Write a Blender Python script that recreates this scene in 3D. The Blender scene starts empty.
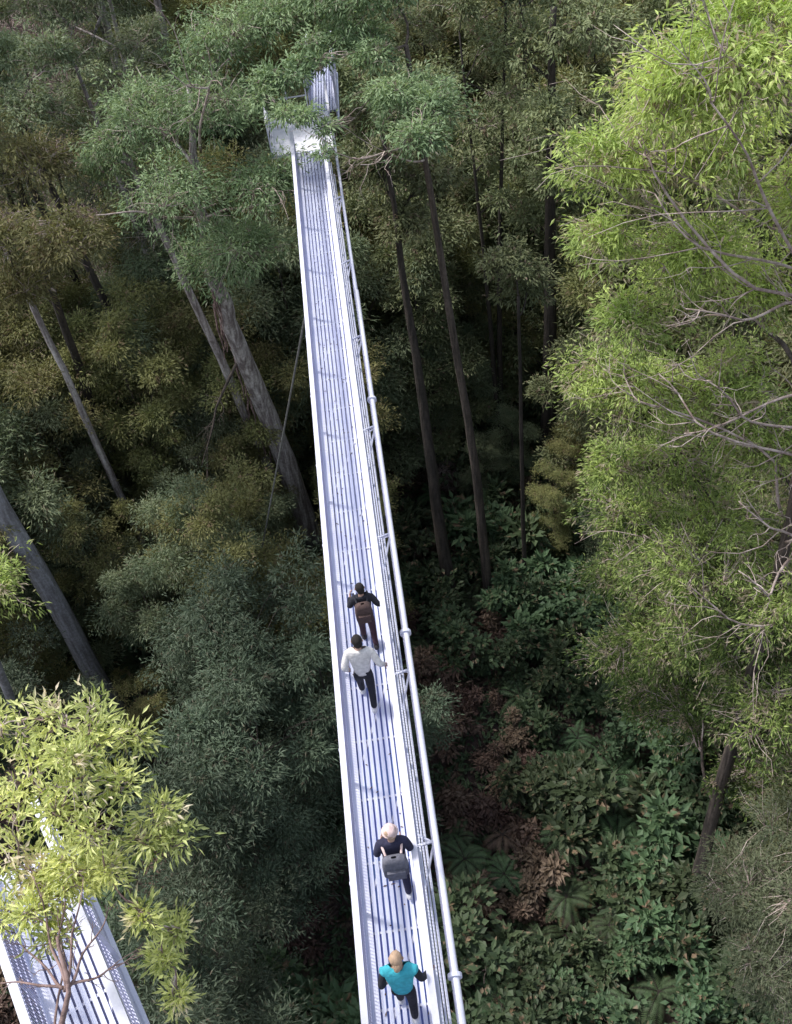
import bpy, math, random
import numpy as np
from mathutils import Vector, Matrix
R = math.radians
rs = np.random.RandomState
scene = bpy.context.scene
COL = scene.collection

# ------------------------------------------------------------------ helpers
class MB:
    """quad mesh accumulator; .build() links it as ONE object"""
    def __init__(s): s.v = []; s.f = []; s.t = []; s.m = []; s.n = 0
    def add(s, v, f, tint=0.5, mi=0):
        v = np.asarray(v, dtype=np.float32).reshape(-1, 3); f = np.asarray(f, dtype=np.int32).reshape(-1, 4)
        s.v.append(v); s.f.append(f + s.n); s.n += len(v)
        s.t.append(np.broadcast_to(np.asarray(tint, dtype=np.float32), (len(v),)).copy())
        s.m.append(np.full(len(f), mi, dtype=np.int32))
    def box(s, c, size, rz=0, mi=0, tint=.5, ax=None):
        hx, hy, hz = size[0]/2, size[1]/2, size[2]/2
        p = np.array([(x, y, z) for z in (-hz, hz) for x, y in ((-hx, -hy), (hx, -hy), (hx, hy), (-hx, hy))])
        if ax is not None: p = p @ np.array(ax)
        elif rz:
            c_, s_ = math.cos(rz), math.sin(rz); p = p @ np.array([[c_, s_, 0], [-s_, c_, 0], [0, 0, 1]])
        s.add(p + np.array(c), [(3, 2, 1, 0), (4, 5, 6, 7), (0, 1, 5, 4), (1, 2, 6, 5), (2, 3, 7, 6), (3, 0, 4, 7)], tint, mi)
    def bar(s, a, b, w, h=None, mi=0, tint=.5):
        """box of width w, height h from a to b"""
        h = h or w; a = np.array(a, float); b = np.array(b, float); d = b-a; L = np.linalg.norm(d); d /= L
        up = np.array([0, 0, 1.]) if abs(d[2]) < .95 else np.array([0, 1., 0])
        x = np.cross(d, up); x /= np.linalg.norm(x); z = np.cross(x, d)
        s.box((a+b)/2, (w, L, h), ax=(x, d, z), mi=mi, tint=tint)
    def tube(s, pts, rad, n=8, mi=0, tint=.5, cap=True, jit=0, rng=None):
        pts = np.array(pts, float); k = len(pts)
        rad = np.broadcast_to(np.array(rad, float), (k,)).copy()
        t = np.gradient(pts, axis=0); t /= np.linalg.norm(t, axis=1)[:, None] + 1e-9
        ref = np.array([1., 0, 0]) if abs(t[0][0]) < .8 else np.array([0, 1., 0])
        if cap:
            pts = np.vstack([pts[:1], pts, pts[-1:]]); rad = np.concatenate([[1e-4], rad, [1e-4]]); t = np.vstack([t[:1], t, t[-1:]]); k += 2
        x = np.cross(t, ref); x /= np.linalg.norm(x, axis=1)[:, None] + 1e-9; y = np.cross(t, x)
        a = np.arange(n)*2*math.pi/n
        rr = rad[:, None]*np.ones(n)
        if jit and rng is not None: rr = rr*(1+jit*rng.uniform(-1, 1, (1, n)) + jit*.4*rng.uniform(-1, 1, (k, n)))
        v = pts[:, None, :] + rr[:, :, None]*(np.cos(a)[None, :, None]*x[:, None, :] + np.sin(a)[None, :, None]*y[:, None, :])
        i = np.arange(k-1)[:, None]*n; j = np.arange(n)[None, :]; j2 = (j+1) % n
        f = np.stack([i+j, i+j2, i+n+j2, i+n+j], -1)
        s.add(v, f, tint, mi)
    def sphere(s, c, r, n=10, m=7, mi=0, tint=.5):
        c = np.array(c, float); r = np.broadcast_to(np.array(r, float), (3,))
        th = np.linspace(1e-3, math.pi-1e-3, m); a = np.arange(n)*2*math.pi/n
        v = np.stack([np.sin(th)[:, None]*np.cos(a), np.sin(th)[:, None]*np.sin(a), np.cos(th)[:, None]*np.ones(n)], -1)*r + c
        i = np.arange(m-1)[:, None]*n; j = np.arange(n)[None, :]; j2 = (j+1) % n
        s.add(v, np.stack([i+n+j, i+n+j2, i+j2, i+j], -1), tint, mi)
    def leaves(s, p, d, L, w, rng, tint, flat=.6):
        """kite shaped leaves: base p, direction d"""
        N = len(p); d = d/(np.linalg.norm(d, axis=1)[:, None]+1e-9)
        q = rng.normal(size=(N, 3)); up = np.array([0, 0, 1.])*flat*2.2 + q*(1-flat)
        side = np.cross(d, up); side /= np.linalg.norm(side, axis=1)[:, None]+1e-9
        L = np.broadcast_to(L, (N,))[:, None]; w = np.broadcast_to(w, (N,))[:, None]
        nrm = np.cross(side, d)
        mid = p + d*L*.42 + nrm*L*.06
        v = np.stack([p, mid+side*w/2, p+d*L-nrm*L*.05, mid-side*w/2], 1)
        s.add(v, np.arange(N*4).reshape(N, 4), np.repeat(tint, 4))
    def mesh(s, name, smooth=False):
        v = np.concatenate(s.v); f = np.concatenate(s.f); t = np.concatenate(s.t); m = np.concatenate(s.m)
        me = bpy.data.meshes.new(name)
        me.vertices.add(len(v)); me.vertices.foreach_set('co', v.ravel())
        me.loops.add(len(f)*4); me.loops.foreach_set('vertex_index', f.ravel())
        me.polygons.add(len(f)); me.polygons.foreach_set('loop_start', np.arange(len(f), dtype=np.int32)*4)
        me.polygons.foreach_set('loop_total', np.full(len(f), 4, dtype=np.int32))
        me.polygons.foreach_set('material_index', m)
        me.polygons.foreach_set('use_smooth', np.full(len(f), smooth))
        at = me.attributes.new('tint', 'FLOAT', 'POINT'); at.data.foreach_set('value', t)
        me.update(calc_edges=True); return me
    def build(s, name, mats, parent=None, smooth=False):
        me = s.mesh(name, smooth)
        for m in (mats if isinstance(mats, (list, tuple)) else [mats]): me.materials.append(m)
        o = bpy.data.objects.new(name, me); COL.objects.link(o)
        if parent: o.parent = parent
        return o

def tag(o, label=None, cat=None, group=None, kind=None):
    if label: o['label'] = label
    if cat: o['category'] = cat
    if group: o['group'] = group
    if kind: o['kind'] = kind
    return o
def empty(name, loc=(0, 0, 0), rz=0, label=None, cat=None, group=None):
    o = bpy.data.objects.new(name, None); COL.objects.link(o); o.location = loc; o.rotation_euler = (0, 0, rz)
    o.empty_display_size = .2
    return tag(o, label, cat, group)
def dup(root, loc, rz, sc, label, group, swap=None):
    r = root.copy(); COL.objects.link(r); r.location = loc; r.rotation_euler = (0, 0, rz); r.scale = sc
    r['label'] = label; r['group'] = group
    for ch in root.children:
        c = ch.copy(); COL.objects.link(c); c.parent = r
    return r

# ------------------------------------------------------------------ materials
def newmat(name):
    m = bpy.data.materials.new(name); m.use_nodes = True; nt = m.node_tree
    for n in list(nt.nodes): nt.nodes.remove(n)
    out = nt.nodes.new('ShaderNodeOutputMaterial'); return m, nt, out
def N(nt, t, **k):
    n = nt.nodes.new(t)
    for a, b in k.items(): setattr(n, a, b)
    return n
def rgb(c): return (c[0], c[1], c[2], 1)
def mixc(nt, fac, a, b, typ='MIX'):
    n = N(nt, 'ShaderNodeMix', data_type='RGBA', blend_type=typ)
    for sock, val in ((n.inputs[0], fac), (n.inputs[6], a), (n.inputs[7], b)):
        if hasattr(val, 'is_output') or isinstance(val, bpy.types.NodeSocket): nt.links.new(val, sock)
        else: sock.default_value = rgb(val) if isinstance(val, (tuple, list)) else val
    return n.outputs[2]
def noise(nt, scale, coord='Object', detail=4, stretch=None, rough=.6):
    tc = N(nt, 'ShaderNodeTexCoord'); nz = N(nt, 'ShaderNodeTexNoise'); nz.inputs['Scale'].default_value = scale
    nz.inputs['Detail'].default_value = detail; nz.inputs['Roughness'].default_value = rough
    if stretch:
        mp = N(nt, 'ShaderNodeMapping'); mp.inputs['Scale'].default_value = stretch
        nt.links.new(tc.outputs[coord], mp.inputs[0]); nt.links.new(mp.outputs[0], nz.inputs['Vector'])
    else: nt.links.new(tc.outputs[coord], nz.inputs['Vector'])
    return nz.outputs['Fac']
def ramp(nt, fac, p0, p1):
    n = N(nt, 'ShaderNodeMapRange'); nt.links.new(fac, n.inputs[0]); n.inputs[1].default_value = p0; n.inputs[2].default_value = p1
    return n.outputs[0]
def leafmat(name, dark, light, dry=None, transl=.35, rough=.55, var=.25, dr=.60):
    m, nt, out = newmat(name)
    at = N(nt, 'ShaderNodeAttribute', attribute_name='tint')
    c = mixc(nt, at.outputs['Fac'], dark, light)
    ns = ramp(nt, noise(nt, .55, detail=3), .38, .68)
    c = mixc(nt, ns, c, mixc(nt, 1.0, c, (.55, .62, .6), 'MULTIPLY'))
    oi = N(nt, 'ShaderNodeObjectInfo')
    hs = N(nt, 'ShaderNodeHueSaturation')
    def mr(lo, hi, src):
        n = N(nt, 'ShaderNodeMapRange'); nt.links.new(src, n.inputs[0]); n.inputs[3].default_value = lo; n.inputs[4].default_value = hi; return n.outputs[0]
    nt.links.new(mr(.5-.04*var*4*.5, .5+.03*var*4*.5, oi.outputs['Random']), hs.inputs['Hue'])
    nt.links.new(mr(1-var, 1+var, oi.outputs['Random']), hs.inputs['Value'])
    nt.links.new(c, hs.inputs['Color']); c = hs.outputs[0]
    if dry:
        ds = ramp(nt, noise(nt, 2.3, detail=2), dr, dr+.08)
        c = mixc(nt, ds, c, dry)
    bs = N(nt, 'ShaderNodeBsdfPrincipled'); bs.inputs['Roughness'].default_value = rough
    bs.inputs['Specular IOR Level'].default_value = .3
    nt.links.new(c, bs.inputs['Base Color'])
    tr = N(nt, 'ShaderNodeBsdfTranslucent'); nt.links.new(mixc(nt, 1.0, c, (1.0, 1.0, .6), 'MULTIPLY'), tr.inputs[0])
    mx = N(nt, 'ShaderNodeMixShader'); mx.inputs[0].default_value = transl
    nt.links.new(bs.outputs[0], mx.inputs[1]); nt.links.new(tr.outputs[0], mx.inputs[2]); nt.links.new(mx.outputs[0], out.inputs[0])
    return m
def barkmat(name, a, b, stretch=(6, 6, .5), scale=1.2, lo=.4, hi=.62):
    m, nt, out = newmat(name)
    n1 = ramp(nt, noise(nt, scale, stretch=stretch, detail=6), lo, hi)
    c = mixc(nt, n1, a, b)
    n2 = ramp(nt, noise(nt, 9, detail=5), .35, .7)
    c = mixc(nt, n2, mixc(nt, 1.0, c, (.6, .58, .55), 'MULTIPLY'), c)
    bs = N(nt, 'ShaderNodeBsdfPrincipled'); bs.inputs['Roughness'].default_value = .85
    nt.links.new(c, bs.inputs['Base Color'])
    bp = N(nt, 'ShaderNodeBump'); bp.inputs['Strength'].default_value = .6; bp.inputs['Distance'].default_value = .04
    nt.links.new(n1, bp.inputs['Height']); nt.links.new(bp.outputs[0], bs.inputs['Normal'])
    nt.links.new(bs.outputs[0], out.inputs[0]); return m
def plain(name, a, b=None, scale=8, rough=.6, metal=0, lo=.35, hi=.65, stretch=None, bump=0):
    m, nt, out = newmat(name)
    bs = N(nt, 'ShaderNodeBsdfPrincipled'); bs.inputs['Roughness'].default_value = rough; bs.inputs['Metallic'].default_value = metal
    b = b or tuple(x*.75 for x in a)
    nn = ramp(nt, noise(nt, scale, detail=5, stretch=stretch), lo, hi)
    nt.links.new(mixc(nt, nn, a, b), bs.inputs['Base Color'])
    if bump:
        bp = N(nt, 'ShaderNodeBump'); bp.inputs['Strength'].default_value = bump; bp.inputs['Distance'].default_value = .02
        nt.links.new(nn, bp.inputs['Height']); nt.links.new(bp.outputs[0], bs.inputs['Normal'])
    nt.links.new(bs.outputs[0], out.inputs[0]); return m

M = dict(
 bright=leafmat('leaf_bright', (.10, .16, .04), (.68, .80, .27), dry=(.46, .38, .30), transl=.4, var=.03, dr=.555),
 yellow=leafmat('leaf_yellow', (.22, .30, .06), (.95, .97, .45), dry=(.80, .70, .55), transl=.38, var=.03),
 wattle=leafmat('leaf_wattle', (.15, .185, .11), (.29, .335, .20), dry=(.22, .19, .13), transl=.3),
 wattlelow=leafmat('leaf_wattle_shade', (.06, .085, .055), (.15, .19, .125), dry=(.12, .10, .07), transl=.25),  # darker copy of the wattle leaf, shade of the hollow put into its colour
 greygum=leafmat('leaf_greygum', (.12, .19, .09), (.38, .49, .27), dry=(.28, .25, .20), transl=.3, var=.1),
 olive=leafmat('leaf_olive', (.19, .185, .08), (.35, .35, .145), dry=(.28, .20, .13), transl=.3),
 dark=leafmat('leaf_dark', (.16, .18, .09), (.27, .29, .15), dry=(.24, .17, .13), transl=.25),
 fern=leafmat('leaf_fern', (.06, .10, .05), (.16, .24, .12), dry=(.12, .10, .05), transl=.3, var=.35),
 shrub=leafmat('leaf_shrub', (.045, .075, .038), (.11, .16, .08), dry=(.24, .17, .11), transl=.25, var=.4),
 dead=leafmat('leaf_dead', (.10, .06, .05), (.22, .15, .11), transl=.15, var=.3),
 scrub=leafmat('leaf_scrub', (.20, .14, .14), (.42, .32, .31), dry=(.22, .25, .12), transl=.2, var=.2),
 cover=leafmat('leaf_cover', (.035, .06, .032), (.12, .17, .085), dry=(.17, .11, .09), transl=.2, var=0),
 gum=barkmat('bark_gum', (.68, .63, .62), (.22, .18, .18), lo=.36, hi=.6),
 gumgrey=barkmat('bark_grey', (.40, .40, .44), (.22, .21, .23)),
 darkbark=barkmat('bark_dark', (.075, .06, .052), (.03, .025, .022)),
 midbark=barkmat('bark_mid', (.14, .11, .095), (.05, .04, .035)),
 twig=barkmat('bark_twig', (.66, .56, .52), (.34, .25, .23), stretch=(2, 2, 2)),
 twigred=barkmat('bark_twig_red', (.36, .25, .23), (.14, .09, .09), stretch=(2, 2, 2)),
)

# ------------------------------------------------------------------ camera and light
TH = math.atan(1083/1050); AL = math.atan(162/1071); CAMZ = 40.0
cd = bpy.data.cameras.new('camera'); cam = bpy.data.objects.new('camera', cd); COL.objects.link(cam)
r0, f0, u0 = Vector((1, 0, 0)), Vector((0, math.cos(TH), -math.sin(TH))), Vector((0, math.sin(TH), math.cos(TH)))
rr_ = math.cos(AL)*r0 - math.sin(AL)*u0; uu_ = math.cos(AL)*u0 + math.sin(AL)*r0
mat = Matrix((rr_, uu_, -f0)).transposed().to_4x4(); mat.translation = (0, 0, CAMZ); cam.matrix_world = mat
cd.sensor_fit = 'VERTICAL'; cd.sensor_height = 24; cd.lens = 24*1050/1024; cd.clip_end = 2000; cd.clip_start = .05
scene.camera = cam
def px(x, y, z):
    v = Vector((x, y, z-CAMZ)); zc = v.dot(f0)
    if zc < .5: return -9999, -9999, zc
    return 396+1050*v.dot(rr_)/zc, 512-1050*v.dot(uu_)/zc, zc

SUN_EL, SUN_AZ = R(58), R(-62)       # azimuth measured from +Y, negative = to the left
w = bpy.data.worlds.new('World'); scene.world = w; w.use_nodes = True; nt = w.node_tree
sky = nt.nodes.new('ShaderNodeTexSky'); sky.sky_type = 'NISHITA'; sky.sun_disc = False
sky.sun_elevation = SUN_EL; sky.sun_rotation = SUN_AZ; sky.air_density = 1.2; sky.dust_density = 2.5
bg = nt.nodes['Background']; hs = nt.nodes.new('ShaderNodeHueSaturation'); hs.inputs['Saturation'].default_value = .6; hs.inputs['Value'].default_value = 1.5
nt.links.new(sky.outputs[0], hs.inputs['Color']); nt.links.new(hs.outputs[0], bg.inputs[0]); bg.inputs[1].default_value = .15
sl = bpy.data.lights.new('sun', 'SUN'); sl.energy = 3.7; sl.angle = R(7); sl.color = (1, .97, .92)
so = bpy.data.objects.new('sun', sl); COL.objects.link(so)
sd = Vector((math.sin(SUN_AZ)*math.cos(SUN_EL), math.cos(SUN_AZ)*math.cos(SUN_EL), math.sin(SUN_EL)))
so.rotation_euler = sd.to_track_quat('Z', 'Y').to_euler()
scene.view_settings.view_transform = 'Standard'; scene.view_settings.look = 'None'
scene.view_settings.exposure = 0; scene.view_settings.gamma = 1
scene.cycles.max_bounces = 9; scene.cycles.diffuse_bounces = 7; scene.cycles.transmission_bounces = 3

# ------------------------------------------------------------------ ground
def gh(x, y):
    h = .5*np.sin(x*.23+1)*np.cos(y*.19) + .25*np.sin(x*.7+y*.5) - .1
    h = h + .20*np.maximum(0, y-48)**1.05 + .06*np.maximum(0, np.abs(x)-22)
    return h
m, nt, out = newmat('forest_floor')
a = ramp(nt, noise(nt, .5, detail=8, rough=.7), .35, .65); b = ramp(nt, noise(nt, 7, detail=8, rough=.75), .4, .62)
c = mixc(nt, a, (.09, .068, .06), (.19, .13, .12)); c = mixc(nt, b, c, (.13, .085, .075))
c = mixc(nt, ramp(nt, noise(nt, .25, detail=5), .52, .62), c, (.02, .032, .014))
bs = N(nt, 'ShaderNodeBsdfPrincipled'); bs.inputs['Roughness'].default_value = .95; nt.links.new(c, bs.inputs['Base Color'])
bp = N(nt, 'ShaderNodeBump'); bp.inputs['Strength'].default_value = .8; bp.inputs['Distance'].default_value = .15
nt.links.new(b, bp.inputs['Height']); nt.links.new(bp.outputs[0], bs.inputs['Normal']); nt.links.new(bs.outputs[0], out.inputs[0])
M['floor'] = m
xs = np.concatenate([np.linspace(-600, -80, 14), np.linspace(-75, 75, 120), np.linspace(80, 600, 14)])
ys = np.concatenate([np.linspace(-600, -30, 12), np.linspace(-25, 140, 130), np.linspace(150, 900, 14)])
X, Y = np.meshgrid(xs, ys); Z = gh(X, np.minimum(Y, 240))
mb = MB(); nx = len(xs); i = np.arange(len(ys)-1)[:, None]*nx; j = np.arange(nx-1)[None]
mb.add(np.stack([X, Y, Z], -1), np.stack([i+j, i+j+1, i+nx+j+1, i+nx+j], -1))
tag(mb.build('ground', M['floor'], smooth=True), 'dark leaf-littered forest floor', kind='structure')

# ------------------------------------------------------------------ trees
def curve(a, b, rng, k=6, sag=.0, wob=.06, lift=0.):
    a = np.array(a, float); b = np.array(b, float); t = np.linspace(0, 1, k)[:, None]; L = np.linalg.norm(b-a)
    p = a+(b-a)*t
    wv = rng.normal(size=(1, 3))*wob*L; wv2 = rng.normal(size=(1, 3))*wob*.5*L
    p += np.sin(t*math.pi)*wv + np.sin(t*2*math.pi)*wv2
    p[:, 2] += (np.sin(t[:, 0]*math.pi))*(lift-sag)*L
    return p
def lobe_tree(rng, path, r0, r1, lobes, tufts=60, per=30, leaf=(.16, .035), tr=.32, droop=.5, twig_r=.012,
              trunk_sides=12, attach=None, tscale=None, tgrad=0., sub=9, jit=.08, twigs=True, lift=.12, dens_pow=1.0, flat=.5, limb_r=None):
    """trunk path + limbs to every lobe + subbranches + twigs + leaves. returns (wood MB, twig MB, leaf MB)"""
    W = MB(); T = MB(); Lf = MB()
    path = np.array(path, float); k = len(path); tt = np.linspace(0, 1, k)
    fine = np.linspace(0, 1, max(12, k*5))
    fp = np.stack([np.interp(fine, tt, path[:, i]) for i in range(3)], 1)
    n = len(fp); wob = np.cumsum(rng.normal(size=(n, 3))*r0*.10, 0); wob -= np.linspace(0, 1, n)[:, None]*wob[-1]; wob[:, 2] = 0; fp += wob
    rad = r0+(r1-r0)*fine; rad[0] *= 1.35; rad[1] *= 1.1
    W.tube(fp, rad, trunk_sides, jit=jit, rng=rng)
    H0, H1 = fp[0, 2], fp[-1, 2]
    lobes = [np.array(l, float) for l in lobes]
    anch = []
    lobes.sort(key=lambda l: np.linalg.norm(l[:3]-fp[-1 if attach else n//2]))
    for lb in lobes:
        c = lb[:3]; rx = lb[3]; rz = lb[4] if len(lb) > 4 else rx*.8
        hd = np.linalg.norm(c[:2]-np.interp(c[2], fp[:, 2], fp[:, 0])*np.array([1, 0])-np.array([0, 1])*np.interp(c[2], fp[:, 2], fp[:, 1]))
        za = np.clip(c[2]-hd*rng.uniform(.35, .9)-.2, attach or H0+(H1-H0)*.25, H1-.02*(H1-H0))
        ii = min(np.searchsorted(fp[:, 2], za), n-1); st = fp[ii]; rt = rad[ii]
        if anch:
            A_ = np.array([q_[0] for q_ in anch]); dd = np.linalg.norm(A_-c, axis=1); bi = int(np.argmin(dd))
            if dd[bi] < .75*np.linalg.norm(st-c): st = A_[bi]; rt = anch[bi][1]/.6
        lr = limb_r or min(rt*.6, .03+.035*np.linalg.norm(c-st)**.8)
        lim = curve(st, c, rng, 9, wob=.07, lift=lift*rng.uniform(.3, 1.3)); 
        lr = min(lr, max(rt*.6, .012))
        W.tube(lim, np.linspace(lr, lr*.4, 9), 7, jit=jit, rng=rng)
        for q_ in (4, 5, 6, 7): anch.append((lim[q_], lr*(1-.6*q_/8)))
        # inner nodes
        nodes = []; nsrc = []
        for q in range(sub):
            d = rng.normal(size=3); d /= np.linalg.norm(d); d[2] = d[2]*.7+.15
            nd = c+d*np.array([rx, rx, rz])*rng.uniform(.35, .7)
            src = lim[rng.randint(4, 9)]
            cb = curve(src, nd, rng, 5, wob=.08, lift=.08); (T if twigs else W).tube(cb, np.linspace(lr*.4, twig_r*1.3, 5), 4, cap=False)
            nodes += [cb[2], cb[3], nd]
        nodes = np.array(nodes)
        nt_ = int(tufts*dens_pow*(min(1.3, (rx/tscale)**1.7) if tscale else 1))+3
        d = rng.normal(size=(nt_, 3)); d /= np.linalg.norm(d, axis=1)[:, None]
        d[:, 2] = np.where(d[:, 2] < -.35, -d[:, 2]*.8, d[:, 2])
        ph = rng.uniform(0, 6, 3)
        bump = .92+.34*np.sin(d[:, 0]*4+ph[0])*np.cos(d[:, 1]*4+ph[1])+.2*np.sin(d[:, 2]*6+d[:, 0]*5+ph[2])
        rr = rng.uniform(.3, 1.0, nt_)**.6*bump*(1+.16*rng.exponential(1, nt_)*(rng.rand(nt_) < .5))
        tp = c+d*rr[:, None]*np.array([rx, rx, rz])
        if twigs:
            for q in range(nt_):
                dd = np.linalg.norm(nodes-tp[q], axis=1); s_ = nodes[np.argmin(dd)]
                T.tube(curve(s_, tp[q], rng, 4, wob=.07, lift=.05), np.linspace(twig_r, twig_r*.4, 4), 3, cap=False)
        cnt = rng.randint(int(per*.6), int(per*1.4)+1, nt_); idx = np.repeat(np.arange(nt_), cnt); M_ = len(idx)
        trr = tr*rng.uniform(.6, 1.25, nt_)[idx]
        off = rng.normal(size=(M_, 3))*trr[:, None]*.5; off[:, 2] *= .6
        p = tp[idx]+off
        dirv = off/(np.linalg.norm(off, axis=1)[:, None]+1e-6)*.7+d[idx]*.5+rng.normal(size=(M_, 3))*.45
        dirv[:, 2] -= droop
        Ls = leaf[0]*rng.uniform(.6, 1.35, M_); ws = leaf[1]*rng.uniform(.7, 1.3, M_)
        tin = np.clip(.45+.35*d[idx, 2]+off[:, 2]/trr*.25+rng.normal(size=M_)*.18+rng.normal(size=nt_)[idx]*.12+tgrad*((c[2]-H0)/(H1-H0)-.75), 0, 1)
        Lf.leaves(p, dirv, Ls, ws, rng, tin, flat)
    return W, T, Lf
def make_tree(name, label, cat, loc, parts, bark, twig, leafm, group=None, rz=0, wood='trunk'):
    t = empty(name, loc, rz, label, cat, group); W, T, Lf = parts
    W.build(wood, bark, t, smooth=True)
    if T.n: T.build('branches', twig, t)
    Lf.build('crown', leafm, t)
    return t
def bare(t, b, limbs, mat, r=.035, seed=1, trunk=None):
    rng = rs(seed)
    for l in limbs:
        if trunk: l = list(l)+[(trunk[0], trunk[1], l[-1][2]-1.3)]
        l = np.array(l, float)-np.array(b); k = len(l); q = MB(); u = np.linspace(0, 1, 14)*(k-1)
        p = np.stack([np.interp(u, range(k), l[:, i]) for i in range(3)], 1); L = np.linalg.norm(l[-1]-l[0])
        ph = rng.uniform(0, 6, 3); amp = L*.022
        for i in range(3): p[:, i] += amp*np.sin(np.linspace(0, 9, 14)+ph[i])
        q.tube(p, np.linspace(r*.35, r*1.15, 14), 7)
        for z in range(10 if trunk else 7):
            i0 = rng.randint(0, 11); d = (p[i0]-p[i0+2]); d /= np.linalg.norm(d)+1e-6; d = d+rng.normal(size=3)*.65; e = p[i0]+d*rng.uniform(.25, .9)*L*.3
            c_ = curve(p[i0], e, rng, 6, wob=.09); q.tube(c_, np.linspace(r*.38, r*.10, 6), 5)
            for y in range(2):
                e2 = c_[3]+(e-c_[0])*.4+rng.normal(size=3)*L*.04; q.tube(curve(c_[3], e2, rng, 4, wob=.1), np.linspace(r*.18, r*.07, 4), 4)
        q.build('bare_limb', mat, t, smooth=True)
def rel(lobes, b): return [(l[0]-b[0], l[1]-b[1], l[2]-b[2])+tuple(l[3:]) for l in lobes]

def trunk_tree(name, label, base, top, r0, r1, lobes, bark, twig, leafm, seed, **k):
    b = (base[0], base[1], float(gh(base[0], base[1])))
    mid = [(np.array(base)*(1-t)+np.array(top)*t) for t in (.33, .66)]
    P_ = lobe_tree(rs(seed), rel([(b[0], b[1], b[2]-.3)]+[tuple(x) for x in mid]+[top], b), r0, r1, rel(lobes, b), **k)
    return make_tree(name, label, 'tree', b, P_, bark, twig, leafm)
# hero: bright gum on the right
b = (8.74, 15.75, float(gh(8.74, 15.75)))
lob = [(5.3, 15.6, 32.4, .85), (6.2, 15.4, 33.2, 1.2), (5.5, 16.7, 31.6, 1.05), (6.8, 16.6, 31.8, 1.5), (5.1, 17.3, 30.2, .8), (5.9, 18.4, 30, 1.35), (7.6, 18.2, 29.8, 1.4),
       (5.1, 18.2, 28.9, .6), (5.2, 18.4, 27.6, .5), (6.4, 17.6, 28.2, .9), (8.2, 16.2, 29.6, 1.2), (9.5, 17.5, 31, 1.7), (9.6, 15.2, 33.0, 1.8),
       (5.7, 18.5, 25.9, .75), (6.5, 18.8, 25.9, 1.05), (8.2, 18.7, 25.4, 1.3), (5.45, 18.9, 23.6, .75), (6.2, 18.7, 23.6, 1.15), (7.8, 18.2, 22.9, 1.3), (9.1, 17.5, 22.6, 1.3),
       (5.95, 18.9, 20.8, .9), (7.0, 18.9, 20.4, 1.35), (8.6, 17.9, 19.4, 1.3), (6.9, 20.3, 17.8, 1.1), (8.1, 19.2, 17.2, 1.3), (7.0, 17.4, 17.2, 1.0), (9.9, 18.0, 15.8, 1.5),
       (6.57, 21.6, 14, 1.2), (7.6, 19.7, 15, 1.2), (7.97, 16.4, 18, 1.2), (8.5, 15.3, 19.5, 1.2), (7.0, 21.3, 10, 1.2), (7.9, 18.9, 12, 1.2), (8.9, 17.2, 13.5, 1.2), (9.2, 14.6, 15.0, 1.2), (8.1, 20.4, 7, 1.2), (9.8, 13.9, 11.5, 1.0), (8.7, 18.6, 8, 1.1), (10.0, 15.7, 10, 1.2),
       (8.2, 21.0, 14.0, 1.5), (10.2, 17.6, 12.5, 1.4), (7.6, 19.6, 12.6, 1.1), (8.9, 16.9, 16.0, 1.0), (11.5, 18, 27, 1.8), (11.5, 16, 22, 1.8)]
lq = rs(77); lob = [tuple(np.array(l[:3])+lq.normal(size=3)*[.3, .3, .45])+(l[3]*lq.uniform(.9, 1.3), l[3]*lq.uniform(.75, 1.3)) for l in lob]
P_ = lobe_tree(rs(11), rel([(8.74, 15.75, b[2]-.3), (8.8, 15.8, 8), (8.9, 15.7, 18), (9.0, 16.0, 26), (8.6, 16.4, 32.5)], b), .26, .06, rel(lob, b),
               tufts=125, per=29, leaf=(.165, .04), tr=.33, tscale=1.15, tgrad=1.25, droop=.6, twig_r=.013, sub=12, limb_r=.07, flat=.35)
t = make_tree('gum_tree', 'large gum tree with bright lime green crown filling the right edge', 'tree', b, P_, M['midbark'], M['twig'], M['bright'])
bare(t, b, [((5.19, 16.74, 30.3), (6.79, 17.13, 29.6), (8.68, 17.0, 28)), ((5.34, 16.3, 30), (6.19, 15.85, 29.3), (8.72, 16.5, 27.5)), ((5.7, 14.7, 33.4), (6.52, 15.0, 32.6), (7.83, 15.59, 30)), ((5.22, 14.0, 32.9), (6.22, 14.4, 31.5), (7.98, 15.05, 28.5)),
 ((5.6, 16.2, 26), (6.35, 15.27, 25.5), (8.46, 15.3, 24)), ((5.99, 14.82, 27), (7.0, 14.59, 26), (8.44, 15.2, 25)), ((6.16, 15.6, 25), (7.11, 15.3, 25.4), (8.4, 15.2, 26)), ((6.33, 14.8, 21), (7.31, 14.2, 20), (8.7, 14.83, 19)),
 ((7.15, 14.03, 22), (7.73, 13.8, 21.5), (8.77, 14.9, 21)), ((5.72, 15.01, 28.5), (6.73, 15.15, 28), (7.96, 15.47, 28)), ((5.0, 16.8, 30.8), (5.43, 16.2, 30.4), (6.84, 15.67, 28.5)), ((7.22, 14.83, 23.5), (7.75, 14.31, 23), (8.72, 14.85, 22)),
 ((5.5, 18.2, 24.5), (6.0, 17.4, 24.2), (8.5, 16.5, 23)), ((6.2, 17.8, 19.5), (7.2, 16.9, 19.5), (8.7, 16.2, 18))], M['twig'], .036, 5, (8.9, 15.85))

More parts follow.
